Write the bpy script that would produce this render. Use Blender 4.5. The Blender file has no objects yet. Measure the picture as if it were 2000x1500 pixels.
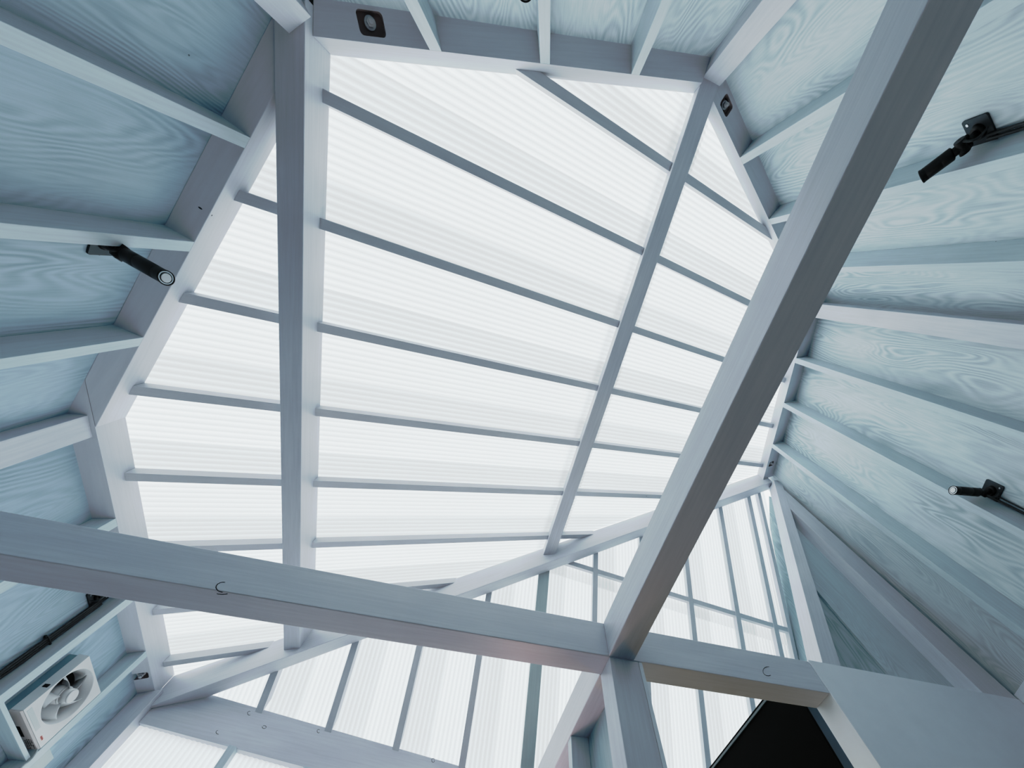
import bpy, bmesh, math, random
from mathutils import Vector as V, Matrix
random.seed(7)
C = bpy.context.scene.collection
# ------------------------------------------------------------------ survey frame
# plan x = along the long tie beam, y = across it, z = up; 1 unit of the survey = 1.1 m
S, ZO = 1.1, 1.30
PP = (1151.0081, 1003.1116); F = 815.66
RM = Matrix(((0.9455, -0.3143, -0.0856), (0.2344, 0.8389, -0.4912), (0.2261, 0.4443, 0.8668)))
def orth(m):
    a = m[0].normalized(); b = (m[1] - a * m[1].dot(a)).normalized(); return Matrix((a, b, a.cross(b)))
RM = orth(RM)
def ray(x, y): return RM.transposed() @ V(((x - PP[0]) / F, (y - PP[1]) / F, 1.0))
def atpl(q, n, d): r = ray(*q); return r * (d / r.dot(n))
def atx(q, X): return atpl(q, V((1, 0, 0)), X)
def aty(q, Y): return atpl(q, V((0, 1, 0)), Y)
def atz(q, Z): return atpl(q, V((0, 0, 1)), Z)
def W(p): return V((p[0] * S, p[1] * S, p[2] * S + ZO))
PHI = math.radians(25.1); SN, CS = math.sin(PHI), math.cos(PHI)
NR = V((-SN, 0, CS)); AR = V((CS, 0, SN))           # roof plane normal and rafter direction
def zR(x, d): return (d + SN * x) / CS
ZF = -ZO / S                                         # floor level
D_PL, D_BAR, D_SH, D_E = 2.345, 2.42, 2.478, 2.26    # plate underside, rafter underside, sheet, hip underside

# ------------------------------------------------------------------ materials
def newmat(name):
    m = bpy.data.materials.new(name); m.use_nodes = True
    nt = m.node_tree; nt.nodes.clear()
    out = nt.nodes.new('ShaderNodeOutputMaterial'); return m, nt, out
def N(nt, t, **k):
    n = nt.nodes.new(t)
    for a, v in k.items():
        if a.startswith('i_'):
            n.inputs[a[2:].replace('_', ' ')].default_value = v
        else: setattr(n, a, v)
    return n
def ramp(nt, stops):
    r = nt.nodes.new('ShaderNodeValToRGB'); e = r.color_ramp.elements
    while len(e) < len(stops): e.new(0.5)
    for k, (p, c) in enumerate(stops): e[k].position = p; e[k].color = (*c, 1)
    return r
def uvmap(nt, sx, sy, loc=(0, 0, 0)):
    tc = N(nt, 'ShaderNodeTexCoord'); mp = N(nt, 'ShaderNodeMapping')
    mp.inputs['Scale'].default_value = (sx, sy, 1); mp.inputs['Location'].default_value = loc
    nt.links.new(tc.outputs['UV'], mp.inputs['Vector']); return mp
def math_(nt, op, a, b=None):
    n = N(nt, 'ShaderNodeMath', operation=op)
    for i, x in enumerate((a, b)):
        if x is None: continue
        if isinstance(x, (int, float)): n.inputs[i].default_value = x
        else: nt.links.new(x, n.inputs[i])
    return n.outputs[0]
def mixc(nt, fac, a, b, mode='MIX'):
    n = N(nt, 'ShaderNodeMixRGB', blend_type=mode)
    for i, x in enumerate((fac, a, b)):
        if isinstance(x, (int, float)): n.inputs[i].default_value = x
        elif isinstance(x, tuple): n.inputs[i].default_value = (*x, 1)
        else: nt.links.new(x, n.inputs[i])
    return n.outputs[0]

def timber(name, col, grain=0.10, specks=True, rough=0.42, fine=1.0):
    m, nt, out = newmat(name)
    b = N(nt, 'ShaderNodeBsdfPrincipled'); b.inputs['Roughness'].default_value = rough
    mp = uvmap(nt, 1.2, 26)
    n1 = N(nt, 'ShaderNodeTexNoise', i_Scale=3.0, i_Detail=5.0, i_Roughness=0.6); nt.links.new(mp.outputs[0], n1.inputs['Vector'])
    mp2 = uvmap(nt, 1.5, 5)
    n2 = N(nt, 'ShaderNodeTexNoise', i_Scale=1.3, i_Detail=2.0); nt.links.new(mp2.outputs[0], n2.inputs['Vector'])
    r1 = ramp(nt, [(0.28, tuple(c * (1 - grain) for c in col)), (0.62, col)]); nt.links.new(n1.outputs['Fac'], r1.inputs[0])
    r2 = ramp(nt, [(0.3, (0.93, 0.93, 0.94)), (0.7, (1.04, 1.04, 1.03))]); nt.links.new(n2.outputs['Fac'], r2.inputs[0])
    c = mixc(nt, 1.0, r1.outputs[0], r2.outputs[0], 'MULTIPLY')
    if specks:
        mp3 = uvmap(nt, 1.0, 1.0)
        vo = N(nt, 'ShaderNodeTexVoronoi', i_Scale=3.2); nt.links.new(mp3.outputs[0], vo.inputs['Vector'])
        k = math_(nt, 'LESS_THAN', vo.outputs['Distance'], 0.011)
        c = mixc(nt, k, c, (0.03, 0.035, 0.05))
    nt.links.new(c, b.inputs['Base Color'])
    bp = N(nt, 'ShaderNodeBump', i_Strength=0.12 * fine, i_Distance=0.004); nt.links.new(n1.outputs['Fac'], bp.inputs['Height'])
    nt.links.new(bp.outputs[0], b.inputs['Normal']); nt.links.new(b.outputs[0], out.inputs[0]); return m

def plywood(name, light, dark, amount=0.5, off=0.0):
    """whitewashed rotary-cut plywood: contour-line grain running along the sheet (U = along grain)"""
    m, nt, out = newmat(name)
    b = N(nt, 'ShaderNodeBsdfPrincipled'); b.inputs['Roughness'].default_value = 0.5
    mp = uvmap(nt, 0.55, 3.4, (off, off * 1.7, off))
    n0 = N(nt, 'ShaderNodeTexNoise', i_Scale=1.25, i_Detail=1.6, i_Roughness=0.45, i_Distortion=0.25); nt.links.new(mp.outputs[0], n0.inputs['Vector'])
    w = math_(nt, 'SINE', math_(nt, 'MULTIPLY', n0.outputs['Fac'], 210.0))
    r0 = ramp(nt, [(0.0, (0, 0, 0)), (0.55, (0.55, 0.55, 0.55)), (1.0, (1, 1, 1))])
    nt.links.new(math_(nt, 'MULTIPLY_ADD', w, 0.5), r0.inputs[0]); r0.inputs[0].links[0].from_node.inputs[2].default_value = 0.5
    mf = uvmap(nt, 2.0, 60, (off, 0, 0))
    nf = N(nt, 'ShaderNodeTexNoise', i_Scale=2.2, i_Detail=6.0, i_Roughness=0.65); nt.links.new(mf.outputs[0], nf.inputs['Vector'])
    ml = uvmap(nt, 0.9, 2.2, (0, off, 0))
    nl = N(nt, 'ShaderNodeTexNoise', i_Scale=1.6, i_Detail=3.0); nt.links.new(ml.outputs[0], nl.inputs['Vector'])
    # grain shows only in patches where the wash is thin
    patch = ramp(nt, [(0.38, (0.12, 0.12, 0.12)), (0.66, (1, 1, 1))]); nt.links.new(nl.outputs['Fac'], patch.inputs[0])
    g = math_(nt, 'MULTIPLY', math_(nt, 'SUBTRACT', 1.0, r0.outputs[0]), patch.outputs[0])
    g = math_(nt, 'MULTIPLY', g, amount)
    fibre = ramp(nt, [(0.36, (1, 1, 1)), (0.56, (0, 0, 0))]); nt.links.new(nf.outputs['Fac'], fibre.inputs[0])
    g = math_(nt, 'ADD', g, math_(nt, 'MULTIPLY', fibre.outputs[0], 0.22 * amount + 0.05))
    c = mixc(nt, math_(nt, 'MINIMUM', g, 1.0), light, dark)
    vo = N(nt, 'ShaderNodeTexVoronoi', i_Scale=4.0); mk = uvmap(nt, 1.0, 1.6, (off, 2 + off, 0)); nt.links.new(mk.outputs[0], vo.inputs['Vector'])
    k = math_(nt, 'LESS_THAN', vo.outputs['Distance'], 0.018)
    c = mixc(nt, math_(nt, 'MULTIPLY', k, 0.8), c, (0.05, 0.07, 0.09))
    nt.links.new(c, b.inputs['Base Color'])
    bp = N(nt, 'ShaderNodeBump', i_Strength=0.35, i_Distance=0.003)
    nt.links.new(math_(nt, 'ADD', math_(nt, 'MULTIPLY', r0.outputs[0], patch.outputs[0]), math_(nt, 'MULTIPLY', nf.outputs['Fac'], 0.6)), bp.inputs['Height'])
    nt.links.new(bp.outputs[0], b.inputs['Normal']); nt.links.new(b.outputs[0], out.inputs[0]); return m

def plain(name, col, rough=0.5, metal=0.0, noise=0.04):
    m, nt, out = newmat(name)
    b = N(nt, 'ShaderNodeBsdfPrincipled'); b.inputs['Roughness'].default_value = rough; b.inputs['Metallic'].default_value = metal
    if max(col) < .01: b.inputs['Specular IOR Level'].default_value = 0.05
    tc = N(nt, 'ShaderNodeTexCoord'); n = N(nt, 'ShaderNodeTexNoise', i_Scale=9.0, i_Detail=3.0); nt.links.new(tc.outputs['Object'], n.inputs['Vector'])
    r = ramp(nt, [(0.3, tuple(c * (1 - noise) for c in col)), (0.7, tuple(c * (1 + noise) for c in col))])
    nt.links.new(n.outputs['Fac'], r.inputs[0]); nt.links.new(r.outputs[0], b.inputs['Base Color']); nt.links.new(b.outputs[0], out.inputs[0]); return m

def sheetmat(name, col, fold_shade=0.80):
    """milky corrugated plastic; U of the uv counts corrugations"""
    m, nt, out = newmat(name)
    tr = N(nt, 'ShaderNodeBsdfTranslucent'); gl = N(nt, 'ShaderNodeBsdfGlossy'); gl.inputs['Roughness'].default_value = 0.25
    df = N(nt, 'ShaderNodeBsdfDiffuse'); df.inputs['Color'].default_value = (*[c * 0.9 for c in col], 1)
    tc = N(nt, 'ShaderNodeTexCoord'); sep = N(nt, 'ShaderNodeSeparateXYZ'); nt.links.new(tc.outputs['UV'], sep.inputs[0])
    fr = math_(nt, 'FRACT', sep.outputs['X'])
    r = ramp(nt, [(0.0, (fold_shade,) * 3), (0.10, (0.93,) * 3), (0.22, (1, 1, 1)), (0.72, (0.985,) * 3), (0.90, (0.95,) * 3)])  # shading at the folds painted into the translucent colour
    e = r.color_ramp.elements.new(1.0); e.color = (fold_shade, fold_shade, fold_shade, 1)
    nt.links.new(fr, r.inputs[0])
    n = N(nt, 'ShaderNodeTexNoise', i_Scale=0.35, i_Detail=2.0); mp = uvmap(nt, 0.25, 1.3); nt.links.new(mp.outputs[0], n.inputs['Vector'])
    rn = ramp(nt, [(0.35, (0.96, 0.96, 0.96)), (0.65, (1, 1, 1))]); nt.links.new(n.outputs['Fac'], rn.inputs[0])
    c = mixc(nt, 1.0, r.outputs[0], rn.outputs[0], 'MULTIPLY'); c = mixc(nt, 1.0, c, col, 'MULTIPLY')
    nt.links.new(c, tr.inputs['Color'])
    m1 = N(nt, 'ShaderNodeMixShader'); m1.inputs[0].default_value = 0.02; nt.links.new(tr.outputs[0], m1.inputs[1]); nt.links.new(df.outputs[0], m1.inputs[2])
    m2 = N(nt, 'ShaderNodeMixShader'); m2.inputs[0].default_value = 0.02; nt.links.new(m1.outputs[0], m2.inputs[1]); nt.links.new(gl.outputs[0], m2.inputs[2])
    nt.links.new(m2.outputs[0], out.inputs[0]); return m

M = {}
M['beam'] = timber('painted_timber', (0.64, 0.665, 0.72))
M['plate'] = timber('painted_plate', (0.63, 0.655, 0.71), grain=0.07)
M['rafter'] = timber('painted_rafter', (0.63, 0.655, 0.70), grain=0.05)
M['stud'] = timber('whitewashed_stud', (0.56, 0.65, 0.695), grain=0.12)
M['mull'] = timber('grey_green_mullion', (0.50, 0.58, 0.60), grain=0.06)
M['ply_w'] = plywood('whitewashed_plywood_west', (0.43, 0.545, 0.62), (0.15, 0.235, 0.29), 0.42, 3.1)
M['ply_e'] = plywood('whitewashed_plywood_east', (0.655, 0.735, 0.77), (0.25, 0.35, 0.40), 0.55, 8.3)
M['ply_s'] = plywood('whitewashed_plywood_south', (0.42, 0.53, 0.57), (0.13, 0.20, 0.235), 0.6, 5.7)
M['ply_s2'] = plywood('whitewashed_plywood_board', (0.52, 0.62, 0.66), (0.24, 0.33, 0.37), 0.35, 12.9)
M['board'] = plain('painted_board', (0.78, 0.815, 0.87), 0.5, 0, 0.02)
M['sheet'] = sheetmat('milky_corrugated_sheet', (0.945, 0.965, 0.97), 0.84)
M['screw'] = plain('dark_fixing', (0.06, 0.07, 0.08), 0.5)
M['black'] = plain('matt_black_metal', (0.012, 0.013, 0.013), 0.42, 0.2)
M['black2'] = plain('dark_plate_metal', (0.045, 0.058, 0.066), 0.5, 0.3)
M['cable'] = plain('dark_cable', (0.03, 0.038, 0.04), 0.5)
M['lens'] = plain('pale_glass_lens', (0.80, 0.84, 0.86), 0.08)
M['ring'] = plain('silver_ring', (0.62, 0.68, 0.72), 0.25, 0.8)
M['ivory'] = plain('ivory_plastic', (0.68, 0.70, 0.71), 0.35)
M['ivoryd'] = plain('shaded_plastic', (0.58, 0.62, 0.63), 0.4)  # ivory darkened by colour to stand for shade in the grip
M['beige'] = plain('beige_plastic', (0.60, 0.56, 0.55), 0.4)
M['box_shaded'] = plain('shaded_blue_paint', (0.22, 0.31, 0.36), 0.5)  # blue paint darkened so the colour carries the shade on the box
M['void'] = plain('dark_opening', (0.008, 0.009, 0.01), 0.8)
M['red'] = plain('red_print', (0.62, 0.16, 0.13), 0.5)
M['paper'] = plain('white_sticker', (0.75, 0.75, 0.74), 0.5)
M['print'] = plain('black_print', (0.03, 0.03, 0.03), 0.6)
M['pocket'] = plain('raw_wood_pocket', (0.34, 0.29, 0.29), 0.8)
M['bolt'] = plain('painted_bolt', (0.55, 0.57, 0.60), 0.4, 0.1)
M['panelblk'] = plain('black_panel', (0.004, 0.0045, 0.004), 0.6)
M['paneledge'] = plain('slate_panel_edge', (0.075, 0.11, 0.125), 0.35)
M['floor'] = plain('concrete_floor', (0.06, 0.054, 0.056), 0.8, 0, 0.06)
M['jbox'] = plain('grey_box', (0.50, 0.56, 0.57), 0.5)

# ------------------------------------------------------------------ object helpers
def link(name, me, parent=None):
    o = bpy.data.objects.new(name, me); C.objects.link(o)
    if parent: o.parent = parent
    return o
def tag(o, label=None, cat=None, group=None, kind=None):
    for k, v in (('label', label), ('category', cat), ('group', group), ('kind', kind)):
        if v: o[k] = v
    return o
def empty(name, p, label, cat, group=None):
    o = bpy.data.objects.new(name, None); C.objects.link(o); o.empty_display_size = 0.05
    o.matrix_world = Matrix.Translation(W(p)); ROOTS[o] = W(p)
    return tag(o, label, cat, group)
ROOTS = {}
def grain_uv(bm, axis):
    """U along the member, V across; shifted at random so no two members match"""
    uv = bm.loops.layers.uv.new('UVMap'); ox, oy = random.uniform(0, 40), random.uniform(0, 40)
    bm.normal_update(); best = None
    for f in bm.faces:
        if abs(f.normal.dot(axis)) < .5 and (best is None or f.calc_area() > best[0]): best = (f.calc_area(), f.normal.copy())
    p = (best[1] - axis * best[1].dot(axis)).normalized() if best else axis.orthogonal().normalized(); q = axis.cross(p); w = p + q
    for f in bm.faces:
        for l in f.loops: l[uv].uv = (l.vert.co.dot(axis) + ox, l.vert.co.dot(w) + oy)
def finish(name, bm, mats, parent=None, axis=None, bevel=0.0, origin=None, smooth=False):
    """verts in world metres; the object's origin goes to its own centre (or to its thing's base)"""
    bmesh.ops.recalc_face_normals(bm, faces=bm.faces)
    if axis is not None: grain_uv(bm, axis.normalized())
    if parent is not None: o0 = ROOTS[parent]
    else:
        o0 = origin if origin is not None else sum((v.co for v in bm.verts), V()) / len(bm.verts)
    for v in bm.verts: v.co -= o0
    if smooth:
        for f in bm.faces: f.smooth = True
    me = bpy.data.meshes.new(name); bm.to_mesh(me); bm.free()
    for m in (mats if isinstance(mats, (list, tuple)) else [mats]): me.materials.append(m)
    o = link(name, me, parent)
    if parent is None: o.location = o0; ROOTS[o] = o0
    else: ROOTS[o] = o0; o.location = (0, 0, 0)
    if bevel:
        md = o.modifiers.new('edge', 'BEVEL'); md.width = bevel; md.segments = 2; md.limit_method = 'ANGLE'; md.angle_limit = math.radians(40)
    return o
def prism_bm(bot, top, bm=None):
    bm = bm or bmesh.new(); n = len(bot)
    a = [bm.verts.new(W(q)) for q in bot]; b = [bm.verts.new(W(q)) for q in top]
    bm.faces.new(a); bm.faces.new(b[::-1])
    for i in range(n): bm.faces.new((a[i], b[i], b[(i + 1) % n], a[(i + 1) % n]))
    return bm
def prism(name, bot, top, mat, parent=None, axis=None, bevel=0.002, **k):
    bot = [V(q) for q in bot]; top = [V(q) for q in top]
    if axis is None:
        es = [bot[i] - bot[i - 1] for i in range(len(bot))] + [top[0] - bot[0]]
        axis = max(es, key=lambda e: e.length)
    return finish(name, prism_bm(bot, top), mat, parent, V(axis), bevel, **k)
def slab(name, plan, d0, d1, mat, **k):
    return prism(name, [(x, y, zR(x, d0)) for x, y in plan], [(x, y, zR(x, d1)) for x, y in plan], mat, **k)
def box(name, x0, x1, y0, y1, z0, z1, mat, **k):
    return prism(name, [(x0, y0, z0), (x1, y0, z0), (x1, y1, z0), (x0, y1, z0)], [(x0, y0, z1), (x1, y0, z1), (x1, y1, z1), (x0, y1, z1)], mat, **k)
def v2(a): return V((a[0], a[1]))
def inter(p, t, q, s):
    p, t, q, s = v2(p), v2(t), v2(q), v2(s); den = t.x * s.y - t.y * s.x
    k = ((q.x - p.x) * s.y - (q.y - p.y) * s.x) / den; return p + t * k
def cyl_bm(bm, a, b, r0, r1=None, seg=24, cap=True, mi=0):
    r1 = r0 if r1 is None else r1; a, b = V(a), V(b); d = (b - a).normalized(); u = d.orthogonal().normalized(); w = d.cross(u)
    A = [bm.verts.new(a + (u * math.cos(6.28318 * i / seg) + w * math.sin(6.28318 * i / seg)) * r0) for i in range(seg)]
    B = [bm.verts.new(b + (u * math.cos(6.28318 * i / seg) + w * math.sin(6.28318 * i / seg)) * r1) for i in range(seg)]
    fs = [bm.faces.new((A[i], A[(i + 1) % seg], B[(i + 1) % seg], B[i])) for i in range(seg)]
    for f in fs: f.smooth = True
    if cap: fs += [bm.faces.new(A[::-1]), bm.faces.new(B)]
    for f in fs: f.material_index = mi
    return bm
def tube(name, pts, r, mat, parent=None, seg=8, **k):
    """swept tube through world points"""
    bm = bmesh.new(); rings = []; pts = [V(q) for q in pts]
    for i, q in enumerate(pts):
        t = (pts[min(i + 1, len(pts) - 1)] - pts[max(i - 1, 0)]).normalized()
        u = t.cross(V((0.31, 0.22, 0.92))).normalized(); w = t.cross(u)
        rings.append([bm.verts.new(q + (u * math.cos(6.28318 * j / seg) + w * math.sin(6.28318 * j / seg)) * r) for j in range(seg)])
    for a, b in zip(rings, rings[1:]):
        for j in range(seg): bm.faces.new((a[j], a[(j + 1) % seg], b[(j + 1) % seg], b[j]))
    bm.faces.new(rings[0][::-1]); bm.faces.new(rings[-1])
    return finish(name, bm, mat, parent, None, 0, smooth=True, **k)

# ------------------------------------------------------------------ the plan: five walls of an irregular octagon
class Wall:
    def __init__(s, p, t, th): s.p = v2(p); s.t = v2(t).normalized(); s.o = v2((0, 0)); s.th = th
    def fix(s, inside=(0.3, 0.6)):
        n = v2((s.t.y, -s.t.x)); s.o = n if (v2(inside) - s.p).dot(n) < 0 else -n
    def outer(s, e=0.0): return s.p + s.o * (s.th + e)
    def pt(s, a, off=0.0): q = s.p + s.t * a + s.o * off; return q
    def par(s, q): return (v2(q) - s.p).dot(s.t)
    def plane(s, q, off=0.0):
        n = V((s.o.x, s.o.y, 0)); return atpl(q, n, (s.p + s.o * off).dot(s.o))
L2 = Wall((-1.6135, 0), (0, 1), .066); L1 = Wall((-1.2132, .1311), (-.38, .925), .0765); TW = Wall((-.339, -.7043), (.9214, -.3885), .0895)
R1 = Wall((.8784, -.9183), (.927, .3745), .102); R2 = Wall((2.1825, -.068), (.3693, .9293), .13)
WALLS = [L2, L1, TW, R1, R2]
for w in WALLS: w.fix()
def corner(a, b, ea=0.0, eb=0.0): return inter(a.p + a.o * ea, a.t, b.p + b.o * eb, b.t)
YA, YB, XJ = 1.0303, 1.125, 0.5035       # faces of the long tie beam, left face of the cross tie beam
ET = v2((2.70 + 1.6135, 1.051 - 2.80)).normalized(); EN = v2((-ET.y, ET.x)); EP = v2((-1.6135, 2.80)); EW = .0955
XE = 2.705                                # end wall of the bay behind the tie beam

# ------------------------------------------------------------------ room shell
bm = bmesh.new()
fl = [bm.verts.new(V((x, y, 0))) for x, y in ((-2.6, -2.2), (4.2, -2.2), (4.2, 4.0), (-2.6, 4.0))]; bm.faces.new(fl)
o = finish('floor', bm, M['floor'], None, V((1, 0, 0)), origin=V((0.8, 0.9, 0))); tag(o, kind='structure')
def plywall(name, a, b, w, mat, dtop=2.485, zb=ZF):
    """vertical plywood sheet from plan corner a to b, 25 mm thick outwards"""
    oo = w * .023; pl = [a, b, b + oo, a + oo]
    o = prism(name, [(q.x, q.y, zb) for q in pl], [(q.x, q.y, zR(q.x, dtop)) for q in pl], mat, axis=V((0, 0, 1)), bevel=0)
    return tag(o, kind='structure')
cLL = corner(L2, L1, L2.th, L1.th); cLT = corner(L1, TW, L1.th, TW.th); cTR = corner(TW, R1, TW.th, R1.th); cRR = corner(R1, R2, R1.th, R2.th)
endR2 = inter(R2.outer(), R2.t, (0, 1.20), (1, 0)); endL2 = v2((-1.6135 - L2.th, 2.96))
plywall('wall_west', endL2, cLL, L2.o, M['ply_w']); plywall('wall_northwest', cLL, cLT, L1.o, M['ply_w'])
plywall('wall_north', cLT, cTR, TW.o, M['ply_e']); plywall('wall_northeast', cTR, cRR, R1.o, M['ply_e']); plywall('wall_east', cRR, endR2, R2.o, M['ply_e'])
# end wall of the bay behind the tie beam and the plywood behind the brace
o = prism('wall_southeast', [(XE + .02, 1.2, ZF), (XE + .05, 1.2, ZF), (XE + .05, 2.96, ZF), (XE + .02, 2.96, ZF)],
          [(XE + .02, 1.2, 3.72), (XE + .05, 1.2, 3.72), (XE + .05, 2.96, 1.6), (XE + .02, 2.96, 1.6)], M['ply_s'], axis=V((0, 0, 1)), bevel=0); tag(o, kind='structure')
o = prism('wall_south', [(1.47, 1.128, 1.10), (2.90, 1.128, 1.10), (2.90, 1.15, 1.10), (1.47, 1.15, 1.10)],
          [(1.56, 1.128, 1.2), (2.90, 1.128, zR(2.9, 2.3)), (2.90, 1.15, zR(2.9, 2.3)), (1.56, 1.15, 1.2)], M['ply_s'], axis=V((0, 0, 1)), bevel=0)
me = o.data  # cut the sheet along the diagonal brace
tag(o, kind='structure')
# painted board below the tie beam, right of the doorway
PJ = [aty((1580, 1290), YA), aty((1620.6, 1354.2), YA), aty((1727, 1500), YA)]
o = prism('wall_partition', [(1.4400, YA - .002, ZF), (2.86, YA - .002, ZF), (2.86, YB, ZF), (1.4400, YB, ZF)],
          [(1.4400, YA - .002, 1.166), (2.86, YA - .002, 1.166), (2.86, YB, 1.166), (1.4400, YB, 1.166)], M['board'], axis=V((0, 0, 1)), bevel=.002); tag(o, kind='structure')

# ------------------------------------------------------------------ tie beams and posts
A0, A1 = 1.0, 1.1586
KNOT = M['print']
def arc_mark(parent, pts, r=.0022):
    o = tube('knot_crack', pts, r, KNOT, parent, 5); return o
tieA = box('tie_beam', -1.615, 1.4385, YA, YB, A0, A1, M['beam'], axis=V((1, 0, 0)), bevel=.003)
tag(tieA, 'long pale painted tie beam crossing the lower part of the room from left edge to white panel', 'beam')
tieB = box('tie_beam', XJ, XJ + .0955, -1.045, YA - .001, A0, A1 + .002, M['beam'], axis=V((0, 1, 0)), bevel=.003)
tag(tieB, 'thick diagonal tie beam running from the central post to the top right', 'beam')
tieK = box('tie_beam', XJ, XJ + .0955, YB + .001, 2.76, A0, A1, M['beam'], axis=V((0, 1, 0)), bevel=.003)
tag(tieK, 'short pinkish tie beam continuing behind the central post down over the dark partition', 'beam')
def marks(parent, fn, lst):
    for cx, cy, rx, ry, a0, a1 in lst:
        pts = [W(fn((cx + rx * math.cos(math.radians(a0 + (a1 - a0) * i / 9)), cy + ry * math.sin(math.radians(a0 + (a1 - a0) * i / 9))))) for i in range(10)]
        arc_mark(parent, pts, .0014)
marks(tieA, lambda q: aty(q, YA), [(437, 1147, 15, 10, 100, 280), (1500, 1311, 10, 9, 60, 280)])
marks(tieA, lambda q: atz(q, A0), [(434, 1158, 12, 3, 30, 150)])
PZ = 1.0
post = prism('post', [(XJ + .004, YA + .003, ZF), (XJ + .112, YA + .003, ZF), (XJ + .112, YA + .098, ZF), (XJ + .004, YA + .098, ZF)],
             [(XJ + .004, YA + .003, PZ), (XJ + .112, YA + .003, PZ), (XJ + .112, YA + .098, PZ), (XJ + .004, YA + .098, PZ)], M['beam'], axis=V((0, 0, 1)), bevel=.002)
tag(post, 'pale painted post standing under the crossing of the two tie beams', 'post')
tr = box('door_trim', XJ + .113, XJ + .127, YA + .004, YA + .097, ZF, PZ, M['board'], axis=V((0, 0, 1)), bevel=.001)
tag(tr, 'thin pale trim strip along the right side of the central post', 'trim')
def postbox(plan, z0, tops, label):
    o = prism('corner_post', [(x, y, z0) for x, y in plan], [(x, y, t) for (x, y), t in zip(plan, tops)], M['beam'], axis=V((0, 0, 1)), bevel=.002)
    return tag(o, label, 'post')
# P1: under the left roof beam, turned 45 degrees
zC = 2.086; zD = 2.858
a = v2((-1.0096, -.4105)); b = v2((-.9435, -.4762)); nn = v2((-.705, -.709)) * .0955
postbox([a, b, b + nn, a + nn], ZF, [zC] * 4, 'corner post under the upper end of the left roof beam at the top left')
# P2: under the right roof beam
a = v2((.5013, -1.0895)); b = v2((.5985, -1.0895)); nn = v2((0, -.0955))
postbox([a, b, b + nn, a + nn], ZF, [zD] * 4, 'corner post under the upper end of the right roof beam at the top centre')
# P3: corner of the two right walls, mostly behind the diagonal tie beam
m = v2((1.985, -.471)); t = R2.t; u = -v2((R2.o.x, R2.o.y)) * -1
pl = [m, m + t * .0955, m + t * .0955 + u * .11, m + u * .11]
postbox(pl, ZF, [zR(q.x, D_PL) for q in pl], 'wide pale corner post on the right wall emerging from behind the diagonal tie beam')
# P5: left corner
pl = [v2((-1.6245, 1.0515)), v2((-1.6245, 1.147)), v2((-1.70, 1.147)), v2((-1.70, 1.0515))]
postbox(pl, ZF, [zR(q.x, D_PL) - .0 for q in pl], 'corner post at the left edge meeting the notched end of two wall plates')
# P6: lower left corner
pl = [v2((-1.583, 2.7606)), v2((-1.583, 2.855)), v2((-1.6785, 2.855)), v2((-1.6785, 2.7606))]
postbox(pl, ZF, [zR(q.x, D_PL) for q in pl], 'corner post at the lower left beside the ventilation fan')
# P4: wide post in the plane of the tie beam, right corner
xr = inter(R2.outer(), R2.t, (0, YA), (1, 0)).x + .02
o = prism('corner_post', [(2.4700, YA, 1.166), (2.7060, YA, 1.166), (2.7060, YB, 1.166), (2.4700, YB, 1.166)],
          [(2.4700, YA, zR(2.47, 2.40)), (2.7060, YA, zR(2.706, 2.40)), (2.7060, YB, zR(2.706, 2.40)), (2.4700, YB, zR(2.47, 2.40))], M['beam'], axis=V((0, 0, 1)), bevel=.002)
tag(o, 'wide pale corner post on the right rising beside the diagonal brace', 'post')
# diagonal brace
def bz(x, x0): return 1.167 + (x - x0) * 2.185
xl, xr_ = 1.5185, 1.6185
def btop(x0): z = (D_E - .003 + SN * (x0 - 1.167 / 2.185)) / (CS - SN / 2.185); return x0 + (z - 1.167) / 2.185, z
(tx0, tz0), (tx1, tz1) = btop(xl), btop(xr_)
br = prism('diagonal_brace', [(xl, YA, 1.167), (xr_, YA, 1.167), (xr_, YB, 1.167), (xl, YB, 1.167)], [(tx0, YA, tz0), (tx1, YA, tz1), (tx1, YB, tz1), (tx0, YB, tz0)], M['beam'], bevel=.002)
# the corner post stops against the brace
b4 = bmesh.new(); b4.from_mesh(o.data); gg = bmesh.ops.bisect_plane(b4, geom=b4.verts[:] + b4.edges[:] + b4.faces[:], plane_co=W((xr_ + .001, YA, 1.167)) - o.location, plane_no=V((-2.185, 0, 1)).normalized(), clear_outer=True)
bmesh.ops.holes_fill(b4, edges=[e for e in gg['geom_cut'] if isinstance(e, bmesh.types.BMEdge)]); b4.to_mesh(o.data); b4.free()
tag(br, 'steep diagonal brace with a cream left side between tie beam and right corner', 'brace')
# trim the plywood sheet behind the brace to the brace's slope
bmw = bmesh.new(); bmw.from_mesh(bpy.data.objects['wall_south'].data); ws = bpy.data.objects['wall_south']
pc = W((xl + .05, YA, 1.167)) - ws.location
bmesh.ops.bisect_plane(bmw, geom=bmw.verts[:] + bmw.edges[:] + bmw.faces[:], plane_co=pc, plane_no=V((-2.185, 0, 1)).normalized(), clear_outer=True)
bmw.to_mesh(ws.data); bmw.free()
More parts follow.
